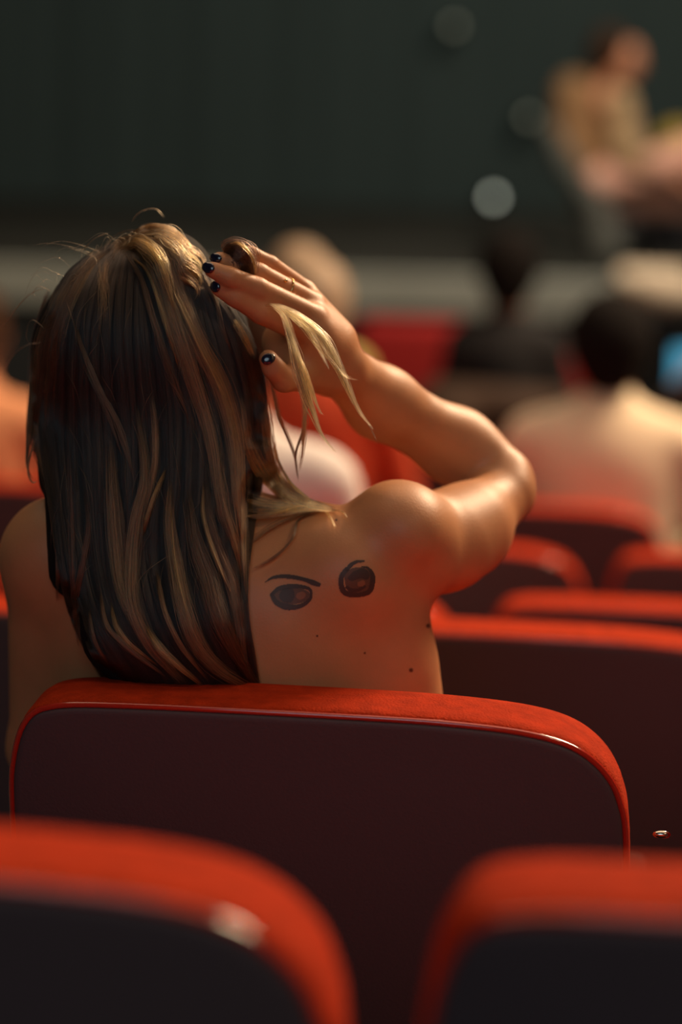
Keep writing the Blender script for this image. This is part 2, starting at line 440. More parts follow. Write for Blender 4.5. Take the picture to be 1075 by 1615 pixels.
# ------------------------------------------------------------------ the woman: one continuous body
def C_(p, q, rp, rq, k=0.02, g=0, flat=None, sub=False):   # p, q = (px, py, Y); radii in px at that distance
    return Cone(W(*p), W(*q), R(rp, p[2]), R(rq, q[2]), k, g, flat, sub)
BY = (0, 1, 0)
body = [
    # trunk
    Ell(W(425, 1075, 2.215), (R(240, 2.2), .098, R(300, 2.2)), rotm('Y', 4), k=.03),
    Ell(W(385, 975, 2.205), (R(255, 2.2), .090, R(160, 2.2)), None, k=.03),
    C_((120, 872, 2.215), (330, 850, 2.21), 60, 56, .03, flat=(BY, .85)),
    C_((330, 850, 2.21), (590, 862, 2.205), 54, 56, .03, flat=(BY, .85)),
    C_((610, 900, 2.19), (615, 1090, 2.20), 62, 56, .04),                # latissimus to the flank
    C_((616, 1060, 2.20), (640, 1300, 2.22), 53, 60, .04),
    Ell(W(540, 905, 2.165), (R(88, 2.2), .045, R(82, 2.2)), rotm('Y', -15), k=.03),   # shoulder blade, raised arm
    Ell(W(235, 930, 2.175), (R(90, 2.2), .045, R(105, 2.2)), None, k=.035),
    C_((360, 860, 2.105), (420, 1120, 2.085), 8, 10, .03, sub=True),     # furrow of the spine
    # waist, hips, seat
    C_((440, 1230, 2.225), (440, 1420, 2.24), 220, 255, .05, flat=(BY, .5)),
    C_((330, 1530, 2.26), (555, 1530, 2.26), 165, 165, .05),
    # bust, below the line of sight
    Ell(W(330, 1090, 2.33), (.062, .055, .06), None, k=.03), Ell(W(545, 1090, 2.33), (.062, .055, .06), None, k=.03),
    # neck and head
    C_((345, 830, 2.215), (290, 690, 2.235), 62, 58, .03),
    Ell(W(250, 560, 2.265), (R(132, 2.26), .092, R(165, 2.26)), rotm('Y', -5), k=.03),
    C_((262, 640, 2.30), (262, 668, 2.335), 70, 38, .03),                # jaw and chin
    C_((256, 575, 2.345), (258, 605, 2.365), 8, 13, .012),               # nose
    Ell(W(225, 572, 2.352), (.014, .010, .009), None, k=.012, sub=True), Ell(W(285, 572, 2.352), (.014, .010, .009), None, k=.012, sub=True),
    C_((122, 580, 2.262), (128, 612, 2.262), 9, 7, .008), C_((382, 575, 2.262), (376, 605, 2.262), 9, 7, .008),
    # right arm, raised: shoulder, upper arm, forearm
    Ell(W(630, 832, 2.19), (R(84, 2.2), .056, R(76, 2.2)), rotm('Y', 8), k=.018),
    C_((660, 866, 2.21), (735, 838, 2.27), 80, 72, .018),
    C_((700, 856, 2.245), (792, 784, 2.33), 74, 47, .02),
    Ell(W(799, 768, 2.345), (R(42, 2.34), .024, R(42, 2.34)), None, k=.02),
    C_((793, 748, 2.355), (722, 706, 2.368), 44, 53, .012, g=9),
    C_((722, 706, 2.368), (600, 634, 2.315), 53, 52, .03, g=9),
    C_((600, 635, 2.315), (527, 573, 2.25), 55, 40, .02, g=9),
    # left arm hanging down to the lap
    Ell(W(92, 872, 2.22), (R(86, 2.2), .056, R(90, 2.2)), None, k=.03),
    C_((84, 890, 2.22), (66, 1180, 2.27), 74, 52, .03),
    C_((150, 930, 2.20), (160, 1180, 2.22), 62, 66, .04),
    C_((66, 1180, 2.27), (150, 1330, 2.42), 50, 34, .02),
    C_((150, 1330, 2.42), (215, 1375, 2.49), 32, 26, .02),
]
# palms and fingers of the right hand
palm = [
    C_((530, 575, 2.245), (492, 535, 2.215), 40, 38, .02, g=9, flat=((.3, 1, .3), .72)),
    C_((500, 545, 2.22), (474, 520, 2.205), 30, 22, .015, g=9),
    C_((515, 540, 2.23), (493, 502, 2.215), 30, 20, .015, g=9),
    C_((524, 535, 2.24), (494, 480, 2.232), 28, 18, .015, g=9),
    C_((528, 530, 2.25), (483, 458, 2.25), 26, 15, .015, g=9),
    C_((515, 590, 2.235), (475, 592, 2.205), 32, 25, .015, g=9),
    C_((480, 545, 2.235), (440, 535, 2.238), 36, 27, .015, g=9),
    C_((485, 560, 2.225), (450, 560, 2.225), 34, 26, .02, g=9),
]
FING = [  # (px, py, Y, r) chains
    [(478, 522, 2.205, 21), (412, 492, 2.175, 19.5), (372, 468, 2.163, 17), (346, 455, 2.160, 14)],
    [(495, 500, 2.212, 20), (405, 455, 2.170, 18.5), (362, 437, 2.155, 16.5), (334, 425, 2.152, 13.5)],
    [(495, 478, 2.232, 17), (408, 431, 2.190, 16.5), (372, 417, 2.178, 15), (346, 409, 2.174, 13)],
    [(482, 457, 2.250, 14.5), (426, 417, 2.220, 14), (396, 401, 2.210, 13), (378, 397, 2.206, 11.5)],
    [(478, 592, 2.205, 25), (448, 598, 2.178, 21), (431, 580, 2.166, 18), (423, 566, 2.163, 15.5)],
]
hand = []
for gi, ch in enumerate(FING):
    for a, b in zip(ch[:-1], ch[1:]):
        hand.append(C_(a[:3], b[:3], a[3], b[3], .003, g=20 + gi))
# the left hand lying in the lap: a palm and five bent fingers
LH = W(215, 1375, 2.49)
lx = []
for gi, (dx, ln) in enumerate([(-.030, .058), (-.011, .072), (.009, .076), (.028, .068)]):
    p0 = LH + np.array([dx * .9, .035, -.004]); p1 = LH + np.array([dx * 1.2, .035 + ln * .55, .004]); p2 = LH + np.array([dx * 1.25, .035 + ln, -.014])
    lx += [Cone(p0, p1, .0092, .0082, .003, 30 + gi), Cone(p1, p2, .0082, .0066, .003, 30 + gi)]
p0 = LH + np.array([.03, -.02, 0]); p1 = LH + np.array([.055, .01, .0]); p2 = LH + np.array([.06, .035, -.004])
lx += [Cone(p0, p1, .012, .010, .003, 35), Cone(p1, p2, .010, .008, .003, 35)]
lx_palm = [Ell(LH + np.array([0, .01, 0]), (.040, .046, .014), None, k=.012)]
# legs, seated
hipz = W(440, 1530, 2.26)[2]
legs = []
for s, hx in ((-1, 330), (1, 555)):
    h0 = W(hx, 1530, 2.27); kn = h0 + np.array([s * .03, .43, .02]); an = np.array([kn[0], kn[1] + .02, row_floor(1) + .09]); toe = an + np.array([s * .02, .15, -.055])
    legs += [Cone(h0, kn, .088, .058, .04), Cone(kn, an, .056, .036, .03), Cone(an, toe, .036, .026, .02), Cone(an, an + np.array([0, -.03, -.05]), .03, .03, .02)]
prims = body + palm + hand + lx_palm + lx + legs
GK = {9: .012, **{20 + i: .004 for i in range(5)}, **{30 + i: .005 for i in range(6)}}
# hand groups join the palm group (9), so evaluate arm+palm as part of each finger's base
def fuse(ps):
    return ps
class Chain:      # a finger fused with nothing but the palm
    pass
def combine(prims, ds, gk):
    acc = {}
    for p, d in zip(prims, ds):
        if d is None: continue
        a = acc.get(p.g)
        if p.sub:
            if a is not None: acc[p.g] = -smin(-a, d, p.k)
        else: acc[p.g] = d if a is None else smin(a, d, p.k)
    if not acc: return None
    base = acc.pop(0, None)
    if 9 in acc:
        a = acc.pop(9); base = a if base is None else smin(base, a, gk.get(9, .01))
    out = base
    for g, a in acc.items():
        v = a if base is None else smin(base, a, gk.get(g, 0.006))
        out = v if out is None else np.minimum(out, v)
    if out is None: return None
    return out

woman = empty('person', tuple(W(440, 1530, 2.30) * np.array([1, 1, 0]) + np.array([0, 0, row_floor(1)])))
tag(woman, 'woman with long streaked hair and a tattooed bare back, right hand raised into her hair', 'person')
bpy.context.view_layer.update()
WI = woman.matrix_world.inverted()
BV, BQ = implicit(prims, 0.0023, GK, smooth=3)
body_o = mesh_np('body', BV, BQ, M['skin'], woman, inv=WI)
# a dark low-backed dress that starts below the seatback line
zc = W(440, 1235, 2.2)[2]
def dress_post(P, v):
    top = P[:, 2] - (zc + np.clip((P[:, 1] - 2.235) * 3.0, -0.02, .20))
    knee = P[:, 1] - 2.62
    lowz = (row_floor(1) + .30) - P[:, 2]
    return np.maximum(np.maximum(v, top), np.maximum(np.minimum(knee, 9), lowz))
trunk = [p for p in body[:13]] + legs
DV, DQ = implicit(trunk, 0.006, GK, post=dress_post, smooth=2, grow=0.007)
mesh_np('dress', DV, DQ, M['dress'], woman, inv=WI)

# hair volume under the strands
hairp = [
    Ell(W(230, 542, 2.255), (R(165, 2.25), .106, R(168, 2.25)), rotm('Y', -6), k=.03),
    Ell(W(262, 415, 2.22), (R(58, 2.2), .045, R(50, 2.2)), None, k=.03),
    C_((120, 560, 2.25), (120, 900, 2.150), 62, 45, .03, flat=(BY, .8)),
    C_((200, 560, 2.20), (200, 1000, 2.115), 90, 52, .03, flat=(BY, .6)),
    C_((300, 560, 2.20), (290, 1010, 2.110), 86, 52, .03, flat=(BY, .5)),
    C_((335, 600, 2.22), (335, 1000, 2.110), 52, 22, .03, flat=(BY, .6)),
    C_((200, 1000, 2.115), (330, 1110, 2.105), 50, 40, .03, flat=(BY, .5)),
    C_((290, 1010, 2.110), (345, 1110, 2.105), 50, 28, .03, flat=(BY, .5)),
    C_((100, 640, 2.26), (85, 760, 2.22), 42, 20, .03),
    Ell(W(262, 610, 2.37), (.055, .045, .085), None, k=.01, sub=True),       # the face stays free
]
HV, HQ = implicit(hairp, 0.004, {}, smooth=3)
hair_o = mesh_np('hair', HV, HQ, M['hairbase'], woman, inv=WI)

# ------------------------------------------------------------------ depth of skin and hair along each line of sight, to lay locks and ink on the surface
bv1 = BVHTree.FromPolygons([tuple(v) for v in BV], BQ.tolist()); bv2 = BVHTree.FromPolygons([tuple(v) for v in HV], HQ.tolist())
CP = Vector((0, 0, CAM_Z))
def cast(px, py, skin_only=False):
    d = Vector(W(px, py, 2.0)) - CP; d.normalize(); best = None
    for b in ((bv1,) if skin_only else (bv1, bv2)):
        h = b.ray_cast(CP, d)
        if h[0] is not None and (best is None or h[3] < best[3]): best = h
    return best
def hair_hit(px, py):
    d = Vector(W(px, py, 2.0)) - CP; d.normalize(); h = bv2.ray_cast(CP, d)
    return h if h[0] is not None else None
GX = np.arange(-20, 721, 5); GY = np.arange(340, 1141, 5)
DM = np.full((len(GY), len(GX)), np.nan)
for j, py in enumerate(GY):
    for i, px in enumerate(GX):
        h = hair_hit(px, py) if py < 640 and px < 440 else cast(px, py)     # near the fingers the locks lie on the head, under the hand
        if h: DM[j, i] = h[0].y
for _ in range(12):                      # grow the map a little past the silhouette
    nan = np.isnan(DM)
    if not nan.any(): break
    pad = np.pad(DM, 1, constant_values=np.nan)
    st_ = np.stack([pad[1:-1, :-2], pad[1:-1, 2:], pad[:-2, 1:-1], pad[2:, 1:-1]])
    with np.errstate(all='ignore'):
        import warnings; warnings.simplefilter('ignore')
        mn = np.nanmean(st_, 0)
    DM = np.where(nan, mn + .004, DM)
DM = np.where(np.isnan(DM), 2.25, DM)
def smooth2(A, n):
    for _ in range(n):
        p = np.pad(A, 1, mode='edge'); A = (p[1:-1, :-2] + p[1:-1, 2:] + p[:-2, 1:-1] + p[2:, 1:-1] + 2 * A) / 6
    return A
DS = smooth2(DM, 3)
def depth(px, py):
    x = np.clip((px - GX[0]) / 5, 0, len(GX) - 1.001); y = np.clip((py - GY[0]) / 5, 0, len(GY) - 1.001)
    i = x.astype(int); j = y.astype(int); fx = x - i; fy = y - j
    return (DS[j, i] * (1 - fx) + DS[j, i + 1] * fx) * (1 - fy) + (DS[j + 1, i] * (1 - fx) + DS[j + 1, i + 1] * fx) * fy
def Wv(px, py, Y):
    d = np.stack([(px - 537.5) / F, -(py - 807.5) / F, -np.ones_like(px)], -1) @ CR.T
    return np.array([0, 0, CAM_Z]) + d * (Y / d[..., 1])[..., None]

# ------------------------------------------------------------------ strands
NP = 26
S_pos, S_rad, S_col = [], [], []
def resample(P, n=NP):
    P = catmull(P, 8); s = np.r_[0, np.cumsum(np.linalg.norm(np.diff(P[:, :2], axis=0), axis=1))]
    t = np.linspace(0, s[-1], n); return np.stack([np.interp(t, s, P[:, a]) for a in range(P.shape[1])], 1)
COLS = dict(dark=(0.008, 0.0065, 0.0065), brown=(0.13, 0.058, 0.026), warm=(0.34, 0.155, 0.058), gold=(0.68, 0.32, 0.085), blond=(0.94, 0.54, 0.20))  # lighter tints combine balayage with lit highlights put into the strand colour
def add_strands(PX, PY, YY, rad, col, jit=0.22, fade=None):
    """PX, PY, YY arrays n x NP"""
    n = len(PX); P = Wv(PX, PY, YY)
    t = np.linspace(0, 1, NP)
    taper = np.minimum(1, (1 - t) * 4 + 0.2) * np.minimum(1, t * 6 + .3)
    S_pos.append(P.reshape(-1, 3)); S_rad.append((rad * rng.uniform(.8, 1.2, (n, 1)) * taper).reshape(-1))
    w = rng.uniform(0, 1, (n, 1)) ** .7                       # each lock mixes dark strands with tinted ones
    c = np.array(COLS['dark']) * 1.5 * (1 - w) + np.array(col) * w * (1 + rng.normal(0, jit, (n, 1)))
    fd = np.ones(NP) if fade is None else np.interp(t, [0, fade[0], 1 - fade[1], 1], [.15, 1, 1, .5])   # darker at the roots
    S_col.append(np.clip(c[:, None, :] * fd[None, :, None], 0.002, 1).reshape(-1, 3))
def lock(path, n, w, col, lift=0.004, Y=None, rad=.00020, spread=1.0, thick=.006, fade=(.3, .1), jit=.3, taper_len=.18):
    """path px points, n strands, w = widths in px (start, middle, end)"""
    P = resample(path); t = np.linspace(0, 1, NP)
    T = np.gradient(P[:, :2], axis=0); Nn = np.stack([-T[:, 1], T[:, 0]], 1); Nn /= np.maximum(np.linalg.norm(Nn, axis=1), 1e-6)[:, None]
    wid = np.interp(t, np.linspace(0, 1, len(w)), w)
    u = np.clip(rng.normal(0, .55, (n, 1)), -1.7, 1.7); v = rng.uniform(0, 1, (n, 1))
    ph = rng.uniform(0, 6.3, (n, 1)); fr = rng.uniform(1, 3, (n, 1)); amp = rng.uniform(0, .22, (n, 1))
    off = (u + amp * np.sin(fr * 6.3 * t + ph)) * wid * spread
    cut = 1 - rng.uniform(0, taper_len, (n, 1)); beg = rng.uniform(0, taper_len * .8, (n, 1))   # strands of unequal length
    tt = (beg + t * (cut - beg)) * (NP - 1); i0 = np.clip(tt.astype(int), 0, NP - 2); f = tt - i0
    gx = P[:, 0][i0] * (1 - f) + P[:, 0][i0 + 1] * f; gy = P[:, 1][i0] * (1 - f) + P[:, 1][i0 + 1] * f
    nx = Nn[:, 0][i0]; ny = Nn[:, 1][i0]
    X = gx + nx * off; Yp = gy + ny * off
    round_ = np.sqrt(np.clip(1 - (u / 1.8) ** 2, 0, 1))
    if Y is None: D = depth(X, Yp) - lift * (0.35 + .65 * np.sin(np.pi * np.clip(t, .02, .98)) ** .5) - thick * v * round_
    else:
        Yl = np.interp(t, np.linspace(0, 1, len(Y)), Y); D = Yl + thick * (v - .5) + 0 * X
    c = COLS[col] if isinstance(col, str) else col
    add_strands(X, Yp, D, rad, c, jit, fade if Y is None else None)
FL = [
 [(185,384),(110,424),(70,500),(54,600),(58,700),(80,800),(95,900),(115,980),(160,1065)],
 [(190,380),(130,420),(97,500),(88,620),(92,740),(107,860),(130,965),(185,1075)],
 [(196,380),(155,430),(130,520),(125,640),(130,760),(140,880),(165,980),(225,1085)],
 [(203,378),(180,430),(165,530),(170,650),(172,770),(178,890),(205,990),(265,1090)],
 [(213,377),(205,430),(200,530),(210,650),(215,770),(215,890),(240,990),(300,1092)],
 [(228,374),(240,430),(250,530),(262,650),(262,770),(258,890),(285,990),(340,1095)],
 [(250,370),(272,430),(295,530),(315,650),(315,770),(305,890),(325,990),(375,1095)],
 [(275,370),(303,430),(333,520),(355,640),(358,760),(345,880),(355,980),(398,1095)],
 [(290,384),(322,440),(362,520),(392,620),(400,720),(388,830),(378,950),(402,1095)],
 [(306,402),(345,456),(384,520),(408,585),(414,660),(408,760),(392,850),(384,950),(404,1095)],
]
FR = np.stack([resample(f) for f in FL])
n = 9000
u = rng.uniform(0, len(FL) - 1.001, n); i = u.astype(int); f = (u - i)[:, None, None]
G = FR[i] * (1 - f) + FR[i + 1] * f
X, Yp = G[..., 0], G[..., 1]
t = np.linspace(0, 1, NP)
band = np.sin(u * 9.0 + 0.7)[:, None]                      # locks gather strands into bundles
X = X + 5 * np.sin(3 * t + u[:, None] * 5) + 3.5 * band * np.sin(np.pi * t) + rng.normal(0, 1.5, (n, 1)) + rng.uniform(0, 2, (n, 1)) * np.sin(rng.uniform(4, 12, (n, 1)) * t + rng.uniform(0, 6, (n, 1)))
lay = np.abs(np.sin(u * 9.0 + .7))[:, None]
D = depth(X, Yp) - .001 - .007 * lay * (0.3 + .7 * np.sin(np.pi * t)) - .003 * rng.uniform(0, 1, (n, 1))
mix = rng.uniform(0, 1, n)[:, None] ** 2 * (.1 + .9 * lay ** 2) * .25
P_ = np.array(COLS['dark']) * (1 - mix) + np.array(COLS['brown']) * mix
S_pos.append(Wv(X, Yp, D).reshape(-1, 3)); S_rad.append((.00022 * np.minimum(1, (1 - t) * 6 + .3) * np.ones((n, 1))).reshape(-1)); S_col.append(np.repeat(P_, NP, axis=0))

L = lock
# the long locks down the back
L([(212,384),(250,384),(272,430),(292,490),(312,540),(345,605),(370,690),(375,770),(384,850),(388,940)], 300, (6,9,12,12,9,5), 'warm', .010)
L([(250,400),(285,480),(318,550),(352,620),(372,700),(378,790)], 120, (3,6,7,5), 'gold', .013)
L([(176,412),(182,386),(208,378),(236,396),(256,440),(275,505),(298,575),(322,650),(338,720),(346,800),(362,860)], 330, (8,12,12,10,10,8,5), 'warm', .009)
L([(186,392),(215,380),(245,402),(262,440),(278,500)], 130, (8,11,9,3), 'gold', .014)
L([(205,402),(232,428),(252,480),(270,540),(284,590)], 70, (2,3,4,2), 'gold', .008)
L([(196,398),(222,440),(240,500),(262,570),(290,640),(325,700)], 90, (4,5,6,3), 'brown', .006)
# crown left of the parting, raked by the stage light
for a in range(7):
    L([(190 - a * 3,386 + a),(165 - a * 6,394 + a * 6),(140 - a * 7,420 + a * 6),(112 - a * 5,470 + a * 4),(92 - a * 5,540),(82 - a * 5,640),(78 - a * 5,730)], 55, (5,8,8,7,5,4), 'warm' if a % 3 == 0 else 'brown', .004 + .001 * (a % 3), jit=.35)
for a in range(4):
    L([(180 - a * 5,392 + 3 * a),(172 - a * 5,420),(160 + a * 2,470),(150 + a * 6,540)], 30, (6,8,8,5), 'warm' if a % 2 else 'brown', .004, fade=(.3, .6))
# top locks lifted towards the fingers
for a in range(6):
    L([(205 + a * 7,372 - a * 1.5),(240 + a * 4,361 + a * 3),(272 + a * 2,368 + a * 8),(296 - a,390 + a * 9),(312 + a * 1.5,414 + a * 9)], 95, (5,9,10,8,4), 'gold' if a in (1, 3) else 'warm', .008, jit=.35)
for a in range(6):                                          # little loops of hair gathered at the fingertips
    x0, y0 = 284 + rng.uniform(-6, 8), 396 + a * 9
    L([(x0 - 16,y0 - 14),(x0 + 8,y0 - 4),(x0 + 26,y0 + 8),(x0 + 32,y0 + 22),(x0 + 30 - a,y0 + 34)], 40, (4,5,5,3,2), 'gold' if a % 2 else 'warm', .008, rad=.00016, jit=.5)
L([(320,430),(340,470),(352,520),(365,560)], 50, (4,5,6,4), 'brown', .004)
# middle and lower locks
L([(115,495),(128,545),(155,610),(185,668),(205,730),(215,792)], 55, (3,5,6,3), 'brown', .008)
L([(122,560),(150,610),(172,660),(196,730)], 40, (2,3,3,1), 'brown', .008)
L([(172,690),(176,780),(182,860),(192,930),(216,985),(250,1035),(285,1080)], 190, (5,8,9,8,6,4), 'warm', .011)
L([(180,740),(192,830),(197,900),(215,970),(262,1040),(300,1082)], 110, (4,6,6,4), 'brown', .009)
L([(216,640),(224,700),(228,760),(214,820),(206,900),(210,960),(238,1020),(292,1080)], 230, (4,6,8,9,9,8,4), 'warm', .013)
L([(228,985),(250,1020),(280,1050),(320,1082)], 90, (3,5,4,2), 'gold', .016)
L([(262,738),(240,792),(224,850)], 40, (2,3,3), 'gold', .013)
L([(240,620),(246,700),(240,760),(222,830)], 70, (4,5,5,3), 'warm', .010)
L([(246,900),(262,970),(290,1025),(330,1075)], 90, (3,4,4,2), 'warm', .012)
L([(270,755),(267,820),(276,890),(290,960),(312,1018),(350,1060),(402,1088)], 260, (5,8,10,12,11,7), 'warm', .013)
L([(268,790),(275,880),(290,950),(310,1010)], 60, (2,2,3,2), 'gold', .016)
L([(295,770),(308,850),(328,910),(340,960),(358,1002),(382,1048),(410,1088)], 240, (6,9,12,11,9,5), 'brown', .012)
L([(322,740),(330,820),(350,880),(368,930),(380,1000),(388,1070)], 170, (5,7,8,7,5), 'brown', .009)
L([(320,760),(322,820),(345,890),(372,950)], 60, (2,3,3,1), 'gold', .012)
L([(340,700),(352,790),(372,860),(384,920)], 110, (4,8,7,3), 'warm', .009)
L([(158,930),(168,985),(195,1015),(232,1045),(262,1068)], 80, (2,4,4,2), 'warm', .010)
L([(175,950),(185,990),(212,1022),(250,1050)], 50, (2,3,3,1), 'gold', .012)
L([(140,960),(150,1010),(172,1050)], 40, (2,3,2), 'brown', .008)
# left side, thin and dull
L([(78,450),(58,530),(50,620),(44,700),(42,738),(53,757)], 60, (4,6,5,4,1.5), 'brown', .004, Y=(2.25,2.25,2.24,2.22,2.2))
L([(86,470),(66,560),(58,640),(56,700),(70,750),(80,800)], 90, (5,7,7,5,3), 'brown', .006)
L([(56,690),(44,735),(50,760),(62,757)], 14, (1,1.5,1.5,1), 'gold', .01, Y=(2.2,2.2,2.2))
L([(84,640),(88,760),(92,870),(90,950)], 60, (4,6,5,2), (0.16, .05, .025), .004)
L([(108,640),(112,780),(114,900),(122,1000)], 80, (5,7,6,3), (0.14, .045, .022), .005)
L([(132,760),(140,830),(128,900),(118,960),(124,1020)], 70, (3,5,5,2), (0.16, .055, .025), .006)
L([(148,480),(150,600),(158,720),(160,820),(168,900)], 90, (5,7,6,3), 'brown', .004)
# right side: the locks that fall from under the hand and flick over the shoulder
L([(368,504),(384,528),(400,562)], 90, (5,6,3), 'gold', .0, Y=(2.180,2.178,2.182))
L([(392,560),(404,620),(412,690),(420,740),(445,775),(490,795),(530,800)], 130, (8,12,14,11,7,2), 'brown', .004)
L([(400,600),(415,650),(424,710),(440,752),(480,785),(520,799)], 130, (5,8,8,6,4,1), 'warm', .007)
L([(380,620),(392,700),(412,745),(448,778),(500,797)], 120, (5,7,7,4,1), 'warm', .009)
L([(384,690),(402,740),(436,772),(480,792),(528,803)], 60, (2,4,5,4,1), 'gold', .012)
L([(382,788),(415,796),(450,800),(490,796),(528,803)], 70, (3,4,6,5,2), 'blond', .013)
L([(384,815),(420,812),(455,802),(488,797),(515,805)], 70, (2,3,4,3,1), 'gold', .014)
L([(376,740),(384,800),(384,860),(386,930)], 70, (3,4,4,2), 'warm', .012)
L([(505,806),(460,815),(420,836),(388,862)], 40, (1,3,4,3), 'warm', .006)
L([(498,806),(470,820),(460,850),(430,880),(396,898)], 26, (1,2,2,3,3), 'brown', .004)
L([(520,803),(540,808),(548,818)], 10, (1,2,2), 'gold', .004)
L([(505,800),(520,815),(530,835)], 6, (1,2,2), 'gold', .003)
L([(428,600),(440,660),(462,712),(470,758)], 22, (3,3,2,1), 'brown', .0, Y=(2.20,2.21,2.2), rad=.00022)
L([(484,610),(480,670),(466,716),(470,760)], 18, (4,3,2,1), 'brown', .0, Y=(2.16,2.17,2.2), rad=.00022)
L([(430,690),(440,730),(462,765),(492,790)], 24, (2,2,2,2), 'gold', .0, Y=(2.2,2.2,2.16))
for a in range(8):
    x0 = 380 + 4 * a; y0 = 640 + a * 12
    L([(x0,y0),(x0 + 14,y0 + (775 - y0) * .5),(430 + a * 3,762 + a * 3),(478 + a * 2,786 + a * 2),(526 + a,800 + a)], 30, (5,8,8,5,.8), ('gold', 'blond', 'warm')[a % 3], .008 + .001 * a, jit=.5, rad=.00017)
for a in range(5):
    L([(383,778 + a * 9),(412,786 + a * 7),(448,793 + a * 4),(488,796 + a * 2),(530,803 + a)], 24, (3,4,4,2,.6), ('blond', 'gold')[a % 2], .013, jit=.3, rad=.00017)
# the blond lock spilling out between the fingers
L([(416,482),(428,481),(446,496),(458,532),(470,580),(482,618),(494,652),(508,686),(530,714)], 130, (2,3,5,5,7,6,4,2,1), 'blond', 0, Y=(2.165,2.145,2.14,2.14,2.145,2.15), rad=.00017, thick=.006, jit=.15, taper_len=.3)
L([(418,480),(442,483),(472,498),(504,526),(526,562),(546,606),(566,648),(590,678)], 150, (2,3,5,7,6,5,3,1), 'blond', 0, Y=(2.165,2.14,2.135,2.135,2.14,2.15), rad=.00017, thick=.006, jit=.15, taper_len=.3)
L([(440,482),(462,500),(488,524),(508,560),(520,585)], 60, (2,3,4,2,1), 'blond', 0, Y=(2.15,2.14,2.14), rad=.00016, taper_len=.3)
L([(452,510),(466,550),(486,600),(500,640),(512,660)], 50, (2,3,4,3,1), 'gold', 0, Y=(2.15,2.14,2.145), rad=.00016, taper_len=.3)
L([(440,490),(470,505),(496,540),(540,590),(565,600)], 12, (2,4,5,5,3), 'gold', 0, Y=(2.15,2.13,2.13), rad=.00014)
L([(470,560),(480,640),(478,700),(470,750)], 26, (3,6,6,4), 'warm', 0, Y=(2.14,2.15,2.17), rad=.00016)
L([(566,648),(580,665),(596,700)], 4, (1,2,2), 'warm', 0, Y=(2.15,2.15), rad=.00014)
# the lock looped over the little and the ring finger
L([(352,398),(362,392),(374,393),(386,404),(392,420),(396,438)], 300, (7,11,13,13,10,6), (0.045,.022,.014), 0, Y=(2.178,2.170,2.168,2.172,2.178), rad=.00016, thick=.004, taper_len=.05)
L([(350,400),(366,400),(378,412),(384,430),(388,440)], 160, (4,8,9,8,5), (0.05,.025,.016), 0, Y=(2.176,2.170,2.170,2.176), rad=.00016, thick=.003)
L([(362,384),(376,383),(392,396),(402,416),(404,434)], 50, (2,2,2,2), 'gold', 0, Y=(2.17,2.158,2.156,2.16,2.17), rad=.0002, thick=.003)
# flyaways
for a in range(40):
    x0 = rng.uniform(60, 330); y0 = 385 + ((x0 - 230) / 175) ** 2 * 110
    dx = rng.normal(-25, 30); L([(x0,y0),(x0 + dx * .5,y0 - rng.uniform(8, 24)),(x0 + dx,y0 - rng.uniform(0, 26)),(x0 + dx * 1.5,y0 + rng.uniform(-20, 30))], 1, (1,1), 'warm', .0, Y=(2.22,2.20,2.19), rad=.00007)
for pth in ([(82,450),(45,465),(15,500),(-8,528)], [(70,540),(42,545),(20,562),(5,590)], [(205,352),(222,334),(246,330),(262,348)], [(128,398),(150,376),(176,366)], [(84,460),(60,452),(48,470)], [(72,520),(50,505),(42,530),(50,548)]):
    L(pth, 3, (1.5,2), 'warm', 0, Y=(2.2,2.2,2.2), rad=.00009)
for a in range(70):
    x0, y0 = rng.uniform(90, 330), rng.uniform(450, 900); s = rng.normal(0, 16)
    L([(x0,y0),(x0 + s,y0 + 40),(x0 + s * 1.4 + 4,y0 + 90)], 1, (1,1), 'warm', .014, rad=.00013)

pos = np.concatenate(S_pos); rad = np.concatenate(S_rad); colr = np.concatenate(S_col)
nst = len(pos) // NP
A = np.array(WI); pos = pos @ A[:3, :3].T + A[:3, 3]
hc = bpy.data.hair_curves.new('hair_strands'); hc.add_curves([NP] * nst)
pa = hc.attributes.get('position') or hc.attributes.new('position', 'FLOAT_VECTOR', 'POINT')
pa.data.foreach_set('vector', pos.astype(np.float32).ravel())
ra = hc.attributes.get('radius') or hc.attributes.new('radius', 'FLOAT', 'POINT')
ra.data.foreach_set('value', rad.astype(np.float32))
ca = hc.attributes.new('tint', 'FLOAT_COLOR', 'POINT')
ca.data.foreach_set('color', np.c_[colr, np.ones(len(colr))].astype(np.float32).ravel())
mh = bpy.data.materials.new('hair_strand'); mh.use_nodes = True; nt = mh.node_tree; nt.nodes.clear()
ou = nt.nodes.new('ShaderNodeOutputMaterial'); hb = nt.nodes.new('ShaderNodeBsdfHairPrincipled'); at = nt.nodes.new('ShaderNodeAttribute')
at.attribute_name = 'tint'; hb.parametrization = 'COLOR'
nt.links.new(at.outputs['Color'], hb.inputs['Color']); nt.links.new(hb.outputs[0], ou.inputs['Surface'])
hb.inputs['Roughness'].default_value = 0.32; hb.inputs['Radial Roughness'].default_value = 0.4
strands = link('hair_strands', hc, hair_o, mh); tag(strands, kind='stuff')
print('strands', nst)

